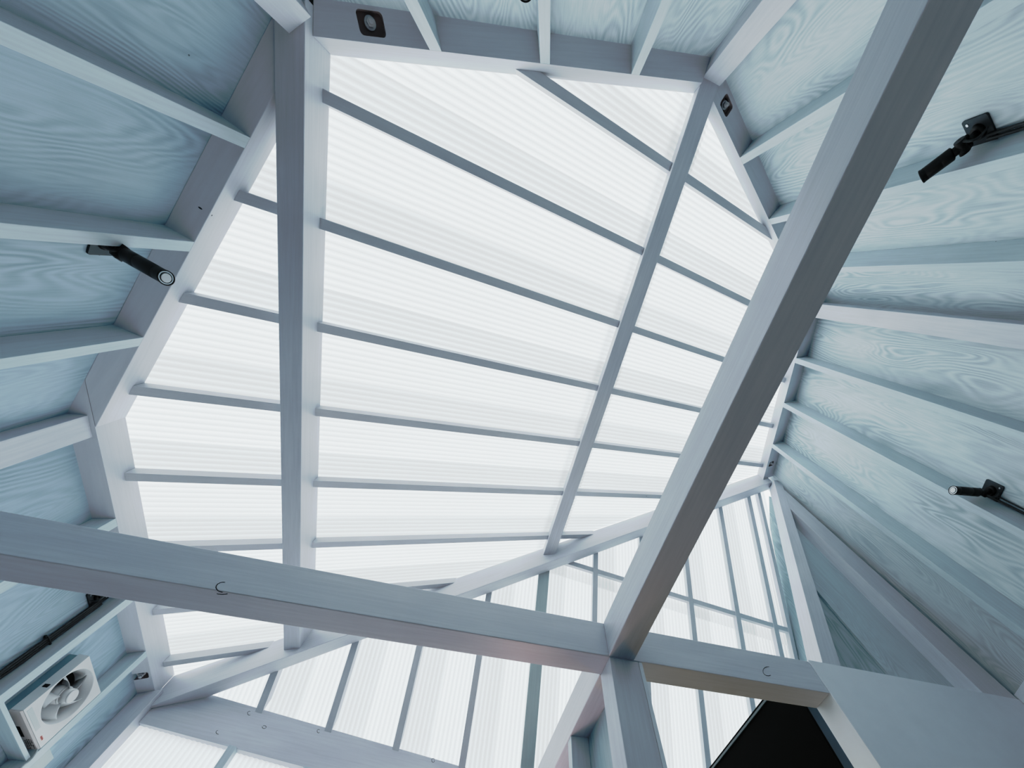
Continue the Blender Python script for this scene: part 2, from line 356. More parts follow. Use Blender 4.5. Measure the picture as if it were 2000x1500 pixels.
# raised board on that plywood, and the wainscot on the right wall
xb0, xb1 = aty((1735, 1316), YB - .012).x, aty((1868, 1341), YB - .012).x
zbr = lambda x: 1.167 + (x - xl - .055) * 2.185
o = prism('wall_board', [(xb0, YB - .012, 1.166), (xb1, YB - .012, 1.166), (xb1, YB + .002, 1.166), (xb0, YB + .002, 1.166)],
          [(xb0, YB - .012, zbr(xb0)), (xb1, YB - .012, zbr(xb1)), (xb1, YB + .002, zbr(xb1)), (xb0, YB + .002, zbr(xb0))], M['ply_s2'], axis=V((0, 0, 1)), bevel=.001); tag(o, 'raised plywood board between the diagonal brace and the right corner post', 'board')
q0 = v2((2.7075, YA - .003)); q1 = q0 - R2.t * .9
pl = [q0, q1, q1 + R2.o * .03, q0 + R2.o * .03]
o = prism('wall_rail', [(q.x, q.y, .92) for q in pl], [(q.x, q.y, 1.19) for q in pl], M['board'], bevel=.002); tag(o, 'pale board at the extreme right edge, meeting the end of the white panel', 'rail')

# ------------------------------------------------------------------ roof beams (level purlins) and hip
def eline_y(x, off=0.0):   # y of the hip's vertical faces
    p = EP + EN * off; return p.y + (x - p.x) * ET.y / ET.x
def roofbeam(x0, x1, y0, zb, zt, label):
    plan = [(x0, y0), (x1, y0), (x1, eline_y(x1) + .004), (x0, eline_y(x0) + .004)]
    o = prism('roof_beam', [(x, y, zb) for x, y in plan], [(x, y, min(zt, zR(x, D_SH - .006))) for x, y in plan], M['beam'], axis=V((0, 1, 0)), bevel=.003)
    return tag(o, label, 'beam')
roofbeam(-1.056, -.9625, -.52, zC, 2.3, 'left level roof beam running top to bottom under the white roof')
roofbeam(.5014, .5945, -1.13, zD, 3.2, 'right level roof beam slanting from the top corner down to the hip beam')
pl = [EP, v2((2.700, eline_y(2.700))), v2((2.745, eline_y(2.745, EW))), v2((-1.375, eline_y(-1.375, EW))), v2((-1.6135, 2.812))]
hip = slab('hip_beam', pl, D_E, D_SH - .012, M['beam'], axis=V((ET.x, ET.y, .43)), bevel=.003)
tag(hip, 'sloping hip beam where the main roof meets the steep glazed slope', 'beam')

# ------------------------------------------------------------------ wall plates with bolt pockets
def cut_pocket(ob, centre, axx, axy, nrm, sx, sy, depth=.05):
    """sink a rounded pocket into the plate by a real boolean, then seat a bolt in it"""
    bm = bmesh.new(); ring = []; k = 6; r = min(sx, sy) * .42
    for cx, cy, a0 in ((sx - r, sy - r, 0), (-sx + r, sy - r, 90), (-sx + r, -sy + r, 180), (sx - r, -sy + r, 270)):
        for i in range(k + 1):
            a = math.radians(a0 + 90 * i / k); ring.append((cx + r * math.cos(a), cy + r * math.sin(a)))
    lo = [bm.verts.new(centre + axx * x + axy * y - nrm * depth) for x, y in ring]; hi = [bm.verts.new(centre + axx * x + axy * y + nrm * depth) for x, y in ring]
    bm.faces.new(lo); bm.faces.new(hi[::-1])
    for i in range(len(ring)): bm.faces.new((lo[i], hi[i], hi[(i + 1) % len(ring)], lo[(i + 1) % len(ring)]))
    bmesh.ops.recalc_face_normals(bm, faces=bm.faces)
    me = bpy.data.meshes.new('cutter'); bm.to_mesh(me); bm.free(); me.materials.append(M['pocket'])
    cu = bpy.data.objects.new('cutter', me); C.objects.link(cu)
    ob.data.materials.append(M['pocket'])
    for mdx in list(ob.modifiers): ob.modifiers.remove(mdx)
    md = ob.modifiers.new('pocket', 'BOOLEAN'); md.operation = 'DIFFERENCE'; md.object = cu; md.solver = 'EXACT'; md.material_mode = 'TRANSFER'
    bpy.context.view_layer.update()
    dg = bpy.context.evaluated_depsgraph_get(); new = bpy.data.meshes.new_from_object(ob.evaluated_get(dg))
    ob.modifiers.remove(md); old = ob.data; ob.data = new; bpy.data.meshes.remove(old)
    bpy.data.objects.remove(cu); bpy.data.meshes.remove(me)
    b = bmesh.new(); c0 = centre + nrm * (depth * .95) - axy * sy * .15
    cyl_bm(b, c0, c0 - nrm * .014, .021, seg=20); cyl_bm(b, c0 - nrm * .014, c0 - nrm * .030, .0145, seg=6); cyl_bm(b, c0 - nrm * .030, c0 - nrm * .044, .008, seg=12)
    finish('bolt', b, M['bolt'], ob)
plates = {}
def plate(key, plan, label, w):
    o = slab('wall_plate', plan, D_PL, D_SH - .004, M['plate'], axis=V((w.t.x, w.t.y, SN * w.t.x)), bevel=.002)
    plates[key] = tag(o, label, 'wall plate'); return o
ct = lambda a, b: corner(a, b); co = lambda a, b: corner(a, b, a.th, b.th)
# the left plate is cut where it meets the lower left plate's inner face
xi = -1.6135
def on(w, x, off=0.0): p = w.p + w.o * off; k = (x - p.x) / w.t.x; return p + w.t * k
plate('L1', [on(L1, xi + .001), on(L1, -1.040), on(L1, -1.040, L1.th), on(L1, xi + .001, L1.th)], 'sloping wall plate along the upper left wall above the left spotlight', L1)
plate('L2', [v2((xi, 2.80)), v2((xi, .86)), inter((xi - L2.th, 0), (0, 1), L1.outer(), L1.t), v2((xi - L2.th, 2.80))], 'level wall plate along the lower left wall above the ventilation fan', L2)
plate('T', [on(TW, -.9615), on(TW, .5005), on(TW, .5005, TW.th), on(TW, -.9615, TW.th)], 'wall plate along the top wall between the two roof beams', TW)
plate('R1', [on(R1, .5955), ct(R1, R2), co(R1, R2), on(R1, .5955, R1.th)], 'wall plate along the upper right wall running behind the diagonal tie beam', R1)
e2 = inter(R2.p, R2.t, EP, ET); e2o = inter(R2.outer(), R2.t, EP, ET)
plate('R2', [ct(R1, R2), e2, e2o, co(R1, R2)], 'wall plate along the far right wall ending at the hip beam', R2)
bpy.context.view_layer.update()
for key, q, sx, sy, w in (('T', (725, 46), .042, .030, TW), ('R1', (1419, 206), .038, .028, R1), ('R2', (1506.5, 906), .026, .030, R2), ('L2', (271.5, 1321), .024, .036, L2)):
    P = W(atpl(q, NR, D_PL)); ob = plates[key]; tx = V((w.t.x, w.t.y, w.t.x * SN / CS)).normalized(); ty = NR.cross(tx)
    cut_pocket(ob, P, tx, ty, NR, sx * 1.15, sy * 1.15, .034)

# ------------------------------------------------------------------ wall studs
def stud(w, a, width, label, z1=None, mat='stud', depth=0.0):
    pl = [w.pt(a, depth), w.pt(a + width, depth), w.pt(a + width, w.th), w.pt(a, w.th)]
    o = prism('wall_stud', [(q.x, q.y, ZF) for q in pl], [(q.x, q.y, zR(q.x, D_PL) if z1 is None else z1) for q in pl], M[mat], axis=V((0, 0, 1)), bevel=.0015)
    return tag(o, label, 'stud')
for (x, y), lab in (((-1.1241, -.0831), 'upper left wall stud nearest the top left corner post'), ((-1.2859, .3068), 'upper left wall stud just above the left spotlight'), ((-1.4472, .6981), 'upper left wall stud below the left spotlight')):
    stud(L1, L1.par((x, y)), .0415, lab)
for y, lab in ((1.551, 'left wall stud whose top shows just above the long tie beam'), (2.012, 'left wall stud with cables along its side, above the ventilation fan'), (2.429, 'left wall stud along the lower side of the ventilation fan')):
    stud(L2, y, .0435, lab)
for (x, y), lab in (((-.6289, -.5848), 'top wall stud beside the bolt pocket'), ((-.2433, -.7474), 'middle stud of the top wall, beside the half hidden spotlight'), ((.1442, -.908), 'top wall stud nearest the right roof beam')):
    stud(TW, TW.par((x, y)), .0415, lab)
for (x, y), lab in (((.8784, -.9183), 'upper right wall stud next to the corner post, crossing behind the diagonal tie beam'), ((1.2633, -.7603), 'upper right wall stud beside the upper right spotlight'), ((1.6556, -.604), 'upper right wall stud just above the wide right corner post')):
    stud(R1, R1.par((x, y)), .0415, lab)
for (x, y), lab in (((2.1862, -.0892), 'far right wall stud first below the wide corner post'), ((2.3117, .2953), 'far right wall stud beside the lower right spotlight'), ((2.4838, .6843), 'far right wall stud nearest the diagonal brace')):
    stud(R2, R2.par((x, y)), .0415, lab)

# ------------------------------------------------------------------ rafters of the main roof
ROWS = [-.724, -.306, .1125, .534, .953, 1.374, 1.797, 2.218, 2.638]; HW = .0208
ORD = ['top', 'second', 'third', 'fourth', 'fifth', 'sixth', 'seventh', 'eighth', 'lowest']
def wx(w, y): return w.p.x + w.t.x * (y - w.p.y) / w.t.y
def rafter(y, x0f, x1f, label):
    plan = [(x0f(y - HW), y - HW), (x1f(y - HW), y - HW), (x1f(y + HW), y + HW), (x0f(y + HW), y + HW)]
    o = slab('rafter', plan, D_BAR, D_SH - .004, M['rafter'], axis=AR, bevel=.0012); return tag(o, label, 'rafter')
hipx = lambda y: EP.x + (y - EP.y) * ET.x / ET.y
cl, cr, dl, dr = (lambda y: -1.0555), (lambda y: -.9630), (lambda y: .5019), (lambda y: .5940)
lft = lambda y: max(wx(L1, y), -1.6135); rgt = lambda y: min(wx(R1, y) if y < -.45 else 9, wx(R2, y), hipx(y)) if y > -.46 else wx(R1, y)
for i, y in enumerate(ROWS):
    if i >= 2:
        nm = {2: 'short rafter highest in the strip left of the left roof beam', 3: 'second rafter down left of the left roof beam', 4: 'third rafter down left of the left roof beam', 5: 'fourth rafter down left of the left roof beam', 6: 'rafter left of the left roof beam just above the long tie beam', 7: 'rafter left of the left roof beam, mostly hidden by the long tie beam'}
        if i < 8: rafter(y, lft, cl, nm[i])
        else: rafter(y, lft, lambda q: hipx(q) + .002, 'lowest rafter, running from the left wall plate into the hip beam')
    if i == 0: rafter(y, lambda q: wx(TW, q), dl, 'topmost rafter, starting at the top wall plate, left of the right roof beam')
    elif i < 7: rafter(y, cr, dl, {1: 'long rafter highest of those spanning between the two roof beams', 2: 'second rafter down between the two roof beams', 3: 'third rafter down between the two roof beams', 4: 'fourth rafter down between the two roof beams', 5: 'fifth rafter down between the two roof beams', 6: 'lowest rafter spanning between the two roof beams'}[i])
    elif i == 7: rafter(y, cr, lambda q: hipx(q) + .002, 'rafter from the left roof beam into the hip beam, just above the long tie beam')
    if i < 7: rafter(y, dr, lambda q: rgt(q) + .002, {0: 'topmost rafter right of the right roof beam, ending at the upper right plate', 1: 'second rafter right of the right roof beam', 2: 'third rafter right of the right roof beam', 3: 'fourth rafter right of the right roof beam', 4: 'fifth rafter right of the right roof beam', 5: 'sixth rafter right of the right roof beam, nearly above the hip', 6: 'short rafter stub from the right roof beam into the hip beam'}[i])

# ------------------------------------------------------------------ corrugated sheets
def corrugated(name, u0, u1, t0, t1, origin, U, T, Nn, amp, pitch, label, off=0.0, screws=None, phase=0.0, group=None):
    """corrugations run along T; u is the running width; t0(u), t1(u) bound each flute"""
    bm = bmesh.new(); uvl = bm.loops.layers.uv.new('UVMap'); n = max(4, int((u1 - u0) / pitch * 8)); rows = []
    for i in range(n + 1):
        u = u0 + (u1 - u0) * i / n; a, b = t0(u), t1(u)
        if b - a < .004: rows.append(None); continue
        h = off + amp * (0.5 - 0.5 * math.cos(2 * math.pi * (u + phase) / pitch))
        K = 6; rows.append(([bm.verts.new(W(origin + U * u + T * (a + (b - a) * j / K) + Nn * h)) for j in range(K + 1)], u, a, b))
    for r, s in zip(rows, rows[1:]):
        if not r or not s: continue
        for j in range(6):
            f = bm.faces.new((r[0][j], r[0][j + 1], s[0][j + 1], s[0][j])); f.smooth = True
            for l in f.loops:
                rr = r if l.vert in (r[0][j], r[0][j + 1]) else s; jj = j + (1 if l.vert in (rr[0][j + 1],) else 0)
                l[uvl].uv = ((rr[1] + phase) / pitch, rr[2] + (rr[3] - rr[2]) * jj / 6)
    if screws is not None:
        k = math.ceil((u0 + phase) / pitch)
        while k * pitch - phase < u1:
            u = k * pitch - phase; k += 1
            tt = screws(u)
            if tt is None or not (t0(u) < tt < t1(u)): continue
            P = W(origin + U * u + T * tt + Nn * (off - .004)); vs = [bm.verts.new(P + (U * math.cos(a * .785) + T * math.sin(a * .785)) * .0036) for a in range(8)]
            f = bm.faces.new(vs); f.material_index = 1
    if not bm.faces: bm.free(); return None
    o0 = sum((v.co for v in bm.verts), V()) / len(bm.verts)
    for v in bm.verts: v.co -= o0
    me = bpy.data.meshes.new(name); bm.to_mesh(me); bm.free(); me.materials.append(M['sheet']); me.materials.append(M['screw'])
    o = link(name, me); o.location = o0; return tag(o, label, 'roofing sheet', group)
PITCH, AMP = .0291, .0075
# outline of the main roof in plan, a little beyond the plates
xw = .03
def poly_x(y, lo):
    """x extent of the roof at y"""
    ex = .03
    if lo:
        xa = max(L1.p.x + (L1.o * (L1.th - .01)).x + L1.t.x * (y - (L1.p + L1.o * (L1.th - .01)).y) / L1.t.y, -1.6135 - L2.th + .005)
        p = TW.p + TW.o * (TW.th - .01); xt = p.x + TW.t.x * (y - p.y) / TW.t.y
        return max(xa, xt)
    p = R1.p + R1.o * (R1.th - .01); x1 = p.x + R1.t.x * (y - p.y) / R1.t.y
    p2 = R2.p + R2.o * (R2.th - .01); x2 = p2.x + R2.t.x * (y - p2.y) / R2.t.y
    xs = [x2 if y > -.6 else 99]
    # upper right wall bounds from below in y: for y above its line no bound
    y_at = lambda x: p.y + R1.t.y * (x - p.x) / R1.t.x
    if y < y_at(x2): xs.append(x1)
    ph = EP + EN * .03; xs.append(ph.x + (y - ph.y) * ET.x / ET.y if y > .9 else 99)
    return min(xs)
OR = V((0, 0, 0)) + NR * D_SH
def to_a(x): return (x + D_SH * SN) / CS
CUTX0, CUTX1 = .462, .652
k = 0
starts = [y - .165 for y in ROWS]; starts = [starts[0] - .42] + starts
num = ['first', 'second', 'third', 'fourth', 'fifth', 'sixth', 'seventh', 'eighth', 'ninth', 'tenth']
cnt = {'l': 0, 'u': 0}
for i, y0 in enumerate(starts):
    y1 = y0 + .595; ofs = (i % 2) * .0085
    lo = lambda y: to_a(poly_x(y, True)); hi = lambda y: to_a(min(poly_x(y, False), CUTX1))
    o = corrugated('roof_sheet', y0, y1, lo, hi, OR, V((0, 1, 0)), AR, NR, AMP, PITCH, None, off=.004 + ofs)
    if o: cnt['l'] += 1; tag(o, 'milky roof sheet, %s from the top, left of the right roof beam' % num[cnt['l'] - 1], 'roofing sheet', 'lower row roof sheets')
    lo2 = lambda y: to_a(max(poly_x(y, True), CUTX0)); hi2 = lambda y: to_a(poly_x(y, False))
    o = corrugated('roof_sheet', y0, y1, lo2, hi2, OR, V((0, 1, 0)), AR, NR, AMP, PITCH, None, off=.022 + ofs, screws=lambda y: to_a(CUTX0 + .012))
    if o: cnt['u'] += 1; tag(o, 'milky roof sheet, %s from the top, right of the right roof beam' % num[cnt['u'] - 1], 'roofing sheet', 'upper row roof sheets')

# ------------------------------------------------------------------ steep glazed slope beyond the hip
SW = V((-.0599, -.4931, .8679)).normalized(); NS = V((.1163, .8601, .4966)); NS = (NS - SW * NS.dot(SW)).normalized(); HS = SW.cross(NS).normalized()
if HS.x < 0: HS = -HS
DS, DSS = 3.176, 3.232
def Spt(h, t, d): return HS * h + SW * t + NS * d
def hit(h, d, n, c):    # t where the slope line meets plane n.P = c
    return (c - Spt(h, 0, d).dot(n)) / SW.dot(n)
NE = V((EN.x, EN.y, 0)); CE = (EP + EN * EW).dot(EN)
NF = V((.0267, 1, 0)).normalized(); CF = NF.dot(V((-1.07, 2.80, 0)))
HB = [-.4474, -.3144, -.1823, -.051, .0783, .2133, .345, .476, .6078, .7150, .7560]
SLAB = ['leftmost bar of the steep glazed slope, above the eave beam at lower left', 'second bar from the left of the steep glazed slope', 'third bar from the left of the steep glazed slope', 'fourth bar from the left of the steep glazed slope', 'wide grey green mullion of the steep glazed slope', 'slim bar of the steep slope just right of the wide mullion', 'bar of the steep slope mostly hidden behind the diagonal tie beam', 'steep slope bar first right of the diagonal tie beam', 'steep slope bar second right of the diagonal tie beam', 'steep slope bar third right of the diagonal tie beam, beside the end bar', 'end bar of the steep glazed slope against the plywood end wall']
for i, hk in enumerate(HB):
    h = hk * DS; w = .0435 if i == 4 else (.0175 if i == 10 else .0208); pts = {}
    for d in (DS, DSS - .004):
        for s in (-1, 1):
            pts[(d, s)] = (Spt(h + s * w, hit(h + s * w, d, NF, CF), d), Spt(h + s * w, hit(h + s * w, d, NE, CE), d))
    b = [pts[(DS, -1)][0], pts[(DS, 1)][0], pts[(DSS - .004, 1)][0], pts[(DSS - .004, -1)][0]]; t = [pts[(DS, -1)][1], pts[(DS, 1)][1], pts[(DSS - .004, 1)][1], pts[(DSS - .004, -1)][1]]
    o = prism('glazing_bar', b, t, M['mull'] if i == 4 else M['rafter'], axis=SW, bevel=.0012); tag(o, SLAB[i], 'glazing bar')
# cross battens between the bars
def batt_t(h): # line of the battens in the slope
    a = atpl((1155, 1108), NS, DS); b = atpl((1524, 1222), NS, DS); ha, ta, hb, tb = a.dot(HS), a.dot(SW), b.dot(HS), b.dot(SW)
    return ta + (h - ha) * (tb - ta) / (hb - ha)
BLAB = ['short cross batten left of the slim bar, running up under the hip beam', 'cross batten just left of the diagonal tie beam', 'cross batten hidden mostly by the diagonal tie beam', 'cross batten first right of the diagonal tie beam', 'cross batten second right of the diagonal tie beam', 'tiny end cross batten next to the plywood end wall']
segs = [(None, 5), (5, 6), (6, 7), (7, 8), (8, 9), (9, 10)]
for (i, j), lab in zip(segs, BLAB):
    h0 = HB[i] * DS + .0205 if i is not None else .285; h1 = HB[j] * DS - (.0172 if j == 10 else .0205); hw = .020
    def c8(h, s, d): return Spt(h, batt_t(h) + s * hw - .014, d)
    d0, d1 = DS + .006, DSS - .004
    b = [c8(h0, -1, d0), c8(h0, 1, d0), c8(h0, 1, d1), c8(h0, -1, d1)]; t = [c8(h1, -1, d0), c8(h1, 1, d0), c8(h1, 1, d1), c8(h1, -1, d1)]
    o = prism('cross_batten', b, t, M['rafter'], axis=HS, bevel=.001); tag(o, lab, 'batten')
# sheets of the slope, two rows meeting below the battens
OS = NS * DSS
top_t = lambda h: hit(h, DSS, NE, CE - .06)
eave_t = lambda h: hit(h, DSS, NF, CF + .075)
for i, hk in enumerate(HB[:-1]):
    gap = .42; h0 = hk * DS - .17 if i else -1.72; h1 = hk * DS + .03 + gap + .0
    if i == 0: h1 = HB[0] * DS + .19
    else: h0 = HB[i - 1] * DS - .0; h1 = HB[i] * DS + .19
    if i == 9: h1 = HB[10] * DS + .12
    ofs = (i % 2) * .0085
    split = lambda h: batt_t(h) - .13
    lab = 'milky corrugated sheet of the steep slope, %s from the left, %s row'
    o = corrugated('slope_sheet', h0, h1, split, top_t, OS, HS, SW, NS, AMP, PITCH, None, off=.004 + ofs)
    if o: tag(o, lab % (num[i], 'upper'), 'roofing sheet', 'upper row of steep slope sheets')
    o = corrugated('slope_sheet', h0, h1, eave_t, lambda h: min(batt_t(h) - .03, top_t(h)), OS, HS, SW, NS, AMP, PITCH, None, off=.022 + ofs)
    if o: tag(o, lab % (num[i], 'lower'), 'roofing sheet', 'lower row of steep slope sheets')

# ------------------------------------------------------------------ eave beam and the glazed wall below it
def onF(q): return atpl(q, NF, CF)
fa, fb = onF((262.5, 1409)), onF((602, 1500)); ta, tb = onF((418, 1358)), onF((700, 1439))
def fz(x, a, b): return a.z + (x - a.x) * (b.z - a.z) / (b.x - a.x)
def fy(x): return (CF - NF.x * x) / NF.y
x0, x1 = -1.583, 2.70
fth = .062
bot = [(x0, fy(x0), fz(x0, fa, fb)), (x1, fy(x1), fz(x1, fa, fb)), (x1, fy(x1) + fth, fz(x1, fa, fb)), (x0, fy(x0) + fth, fz(x0, fa, fb))]
top = [(x0, fy(x0), fz(x0, ta, tb)), (x1, fy(x1), fz(x1, ta, tb)), (x1, fy(x1) + fth, fz(x1, ta, tb) - .10), (x0, fy(x0) + fth, fz(x0, ta, tb) - .10)]
eave = prism('eave_beam', bot, top, M['beam'], axis=V((1, 0, -.18)), bevel=.002); tag(eave, 'deep sloping eave beam along the bottom left carrying the steep glazing bars', 'beam')
marks(eave, onF, [(487, 1393, 3.5, 4, 60, 300), (516, 1420, 4, 3, -120, 200), (427, 1430, 5, 4, 90, 260), (622, 1428, 2.5, 3.5, 40, 320), (846, 1485, 3, 4, 0, 330)])
yg = fy(0) + fth
bm_h = .03
for i in range(10):
    xx = -1.0842 + .4214 * i
    if xx > 2.6: break
    zt = fz(xx, fa, fb)
    o = prism('glazing_stud', [(xx, yg - .048, ZF), (xx + .041, yg - .048, ZF), (xx + .041, yg + .002, ZF), (xx, yg + .002, ZF)],
              [(xx, yg - .048, zt + .004), (xx + .041, yg - .048, zt - .003), (xx + .041, yg + .002, zt - .003), (xx, yg + .002, zt + .004)], M['stud'], axis=V((0, 0, 1)), bevel=.001)
    tag(o, 'bluish stud of the corrugated wall below the eave beam, %s from the lower left corner' % num[i], 'stud', None)
o = corrugated('wall_sheet', -1.70, 2.75, lambda x: ZF, lambda x: fz(x, fa, fb) + .06, V((0, yg + .003, 0)), V((1, 0, 0)), V((0, 0, 1)), V((0, 1, 0)), AMP, PITCH, None)
tag(o, 'milky corrugated sheet wall below the eave beam at the lower left', 'wall sheet')

# ------------------------------------------------------------------ partition under the short tie beam
ys = 1.4838
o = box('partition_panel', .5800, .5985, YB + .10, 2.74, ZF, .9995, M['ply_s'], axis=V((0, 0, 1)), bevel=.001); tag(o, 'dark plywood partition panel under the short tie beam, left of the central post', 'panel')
o = box('partition_stud', XJ + .004, .5795, ys, ys + .0412, ZF, A0, M['stud'], axis=V((0, 0, 1)), bevel=.001); tag(o, 'stud of the dark partition seen below the pinkish tie beam', 'stud')

# ------------------------------------------------------------------ black panel beyond the doorway
xt, zt = 1.4725, 1.2495
y1 = atx((1583, 1398), xt).y
bp_ = empty('wall_panel', (xt, y1, ZF), 'large flat black panel with slate edges beyond the doorway at the bottom right', 'panel')
prism('panel_face', [(xt, y1, ZF), (xt + .012, y1, ZF), (xt + .012, 2.6, ZF), (xt, 2.6, ZF)], [(xt, y1, zt), (xt + .012, y1, zt), (xt + .012, 2.6, zt), (xt, 2.6, zt)], M['panelblk'], bp_, bevel=0)
o = box('edge_strip', xt + .012, xt + .075, y1, 2.6, ZF, zt, M['paneledge'], parent=bp_, axis=V((0, 0, 1)), bevel=.001); o['label'] = 'slate grey side of the panel'
o = box('rim', xt - .006, xt, y1, 2.6, zt - .026, zt - .014, M['paneledge'], parent=bp_, axis=V((0, 1, 0)), bevel=.001); o['label'] = 'thin light rim near the top edge'

# ------------------------------------------------------------------ spotlights
def spotlight(w, plate_pts, back, front, toward, label, off=.10):
    """w: wall; plate_pts: two opposite corners in (wall parameter, z); head end points as directions from the eye"""
    a0, a1, z0, z1 = plate_pts; wn = -V((w.o.x, w.o.y, 0)); wt = V((w.t.x, w.t.y, 0)); base = w.pt((a0 + a1) / 2, w.th); B = V((base.x, base.y, (z0 + z1) / 2))
    sp = empty('spotlight', B, label, 'spotlight', 'black wall spotlights')
    bm = bmesh.new(); hw, hh, r = (a1 - a0) / 2 * S, (z1 - z0) / 2 * S, .008; ring = []
    for cx, cy, s0 in ((hw - r, hh - r, 0), (-hw + r, hh - r, 90), (-hw + r, -hh + r, 180), (hw - r, -hh + r, 270)):
        for i in range(4): ang = math.radians(s0 + 30 * i); ring.append((cx + r * math.cos(ang), cy + r * math.sin(ang)))
    Bw = W(B); up = V((0, 0, 1))
    lo = [bm.verts.new(Bw + wt * x + up * y + wn * .001) for x, y in ring]; hi = [bm.verts.new(Bw + wt * x + up * y + wn * .007) for x, y in ring]
    bm.faces.new(lo[::-1]); bm.faces.new(hi)
    for i in range(len(ring)): bm.faces.new((lo[i], hi[i], hi[(i + 1) % len(ring)], lo[(i + 1) % len(ring)]))
    pf = finish('mounting_plate', bm, M['black2'], sp)
    for sx in (-1, 1):
        for sy in (-sx * (1 if w is R1 else -1),) :
            b = bmesh.new(); c = Bw + wt * sx * (hw - .018) + up * sy * (hh - .018) + wn * .0072; cyl_bm(b, c, c + wn * .0012, .0055, seg=14); o = finish('screw_hole', b, M['ring'], pf); o['label'] = 'pale screw hole'
    nW = V((w.o.x, w.o.y, 0)); c0 = (w.p + w.o * (w.th - off)).dot(w.o)
    Pb = atpl(back, nW, c0); dep = RM[2].dot(Pb); rf = ray(*front); Pf = rf * (dep - toward)
    Pb, Pf = W(Pb), W(Pf); ax = (Pf - Pb).normalized(); R = .0245
    b = bmesh.new(); cyl_bm(b, Bw + wn * .006, Bw + wn * .022, .030, .024, 24); cyl_bm(b, Bw + wn * .02, Bw.lerp(Pb - ax * .03, .62) + wn * .012, .015, .013, 16)
    finish('arm', b, M['black'], sp)
    kn = Pb - ax * .026; side = ax.cross(wn).normalized()
    b = bmesh.new(); st = Bw.lerp(Pb - ax * .03, .5) + wn * .014
    for s in (-1, 1):
        cyl_bm(b, st + side * s * .017, kn + side * s * .017, .009, .011, 12)
    cyl_bm(b, kn - side * .026, kn + side * .026, .017, .017, 20)
    finish('knuckle', b, M['black'], sp)
    b = bmesh.new(); cyl_bm(b, Pb - ax * .03, Pb + ax * .012, .0165, .0165, 24); finish('neck', b, M['black'], sp)
    L = (Pf - Pb).length; b = bmesh.new()
    prof = [(0, .0001), (0, R * .8), (.004, R), (L * .33, R), (L * .33 + .001, R * .985), (L * .33 + .002, R), (L * .8, R), (L * .8 + .001, R * .985), (L * .8 + .002, R), (L - .006, R), (L - .005, R * 1.05), (L, R * 1.05), (L, R * .94), (L - .002, R * .9)]
    u = ax.orthogonal().normalized(); v = ax.cross(u); rings = [[b.verts.new(Pb + ax * t + (u * math.cos(6.28318 * i / 32) + v * math.sin(6.28318 * i / 32)) * r) for i in range(32)] for t, r in prof]
    for p_, q_ in zip(rings, rings[1:]):
        for i in range(32): f = b.faces.new((p_[i], p_[(i + 1) % 32], q_[(i + 1) % 32], q_[i])); f.smooth = True
    hd = finish('head', b, M['black'], sp)
    b = bmesh.new(); cyl_bm(b, Pb + ax * (L - .012), Pb + ax * (L - .0015), R * .90, R * .90, 32); o = finish('ring', b, M['ring'], hd); o['label'] = 'silver ring around the lens'
    b = bmesh.new(); cyl_bm(b, Pb + ax * (L - .0014), Pb + ax * (L - .0008), R * .74, R * .74, 32); finish('gasket', b, M['black'], hd)
    b = bmesh.new(); cyl_bm(b, Pb + ax * (L - .0007), Pb + ax * (L + .0006), R * .64, R * .58, 32); o = finish('lens', b, M['lens'], hd); o['label'] = 'pale round lens'
    # slack cable from the knuckle back to the plate
    pts = []
    e0 = kn + side * .02 + V((0, 0, -.01)); e1 = Bw + wt * hw * .9 * (1 if (kn - Bw).dot(wt) > 0 else -1) * .2 + up * (-hh * .9) + wn * .012
    for i in range(13):
        t = i / 12; pts.append(e0.lerp(e1, t) + wn * .030 * math.sin(math.pi * t) - up * .035 * math.sin(math.pi * t))
    tube('lead', pts, .0042, M['cable'], sp)
    return sp, B
def par2(w, a, b): return sorted((w.par(a), w.par(b)))
a = par2(R1, (1.2105, -.8812), (1.2996, -.8452)); s1, B1 = spotlight(R1, (a[0], a[1], 1.690, 1.787), (1862, 299), (1799, 346), -.075, 'black spotlight at the upper right, seen from behind, pointing away to the lower left')
a = par2(R2, (2.4139, .1622), (2.4481, .2483)); s2, B2 = spotlight(R2, (a[0], a[1], 1.702, 1.80), (1911, 961.5), (1861, 957.6), .02, 'small black spotlight on the far right wall showing its lens, pointing left')
p3 = L1.par((-1.4055, .3979)); s3, B3 = spotlight(L1, (p3 - .0975, p3, 1.690, 1.787), (247, 499), (325, 543), .018, 'black spotlight on the left wall half tucked under a stud, with bright lens')
pT = TW.plane((1015, -55), TW.th); aT = TW.par((pT.x, pT.y)); s4, B4 = spotlight(TW, (aT - .0487, aT + .0487, 1.69, 1.787), (1012, -84), (1025, -22), .10, 'black spotlight cut off by the top edge of the photo')
s5, B5 = spotlight(L2, (1.905, 2.003, 1.69, 1.787), (215, 1143), (245, 1118), .06, 'black spotlight mostly hidden behind the long tie beam at the lower left')

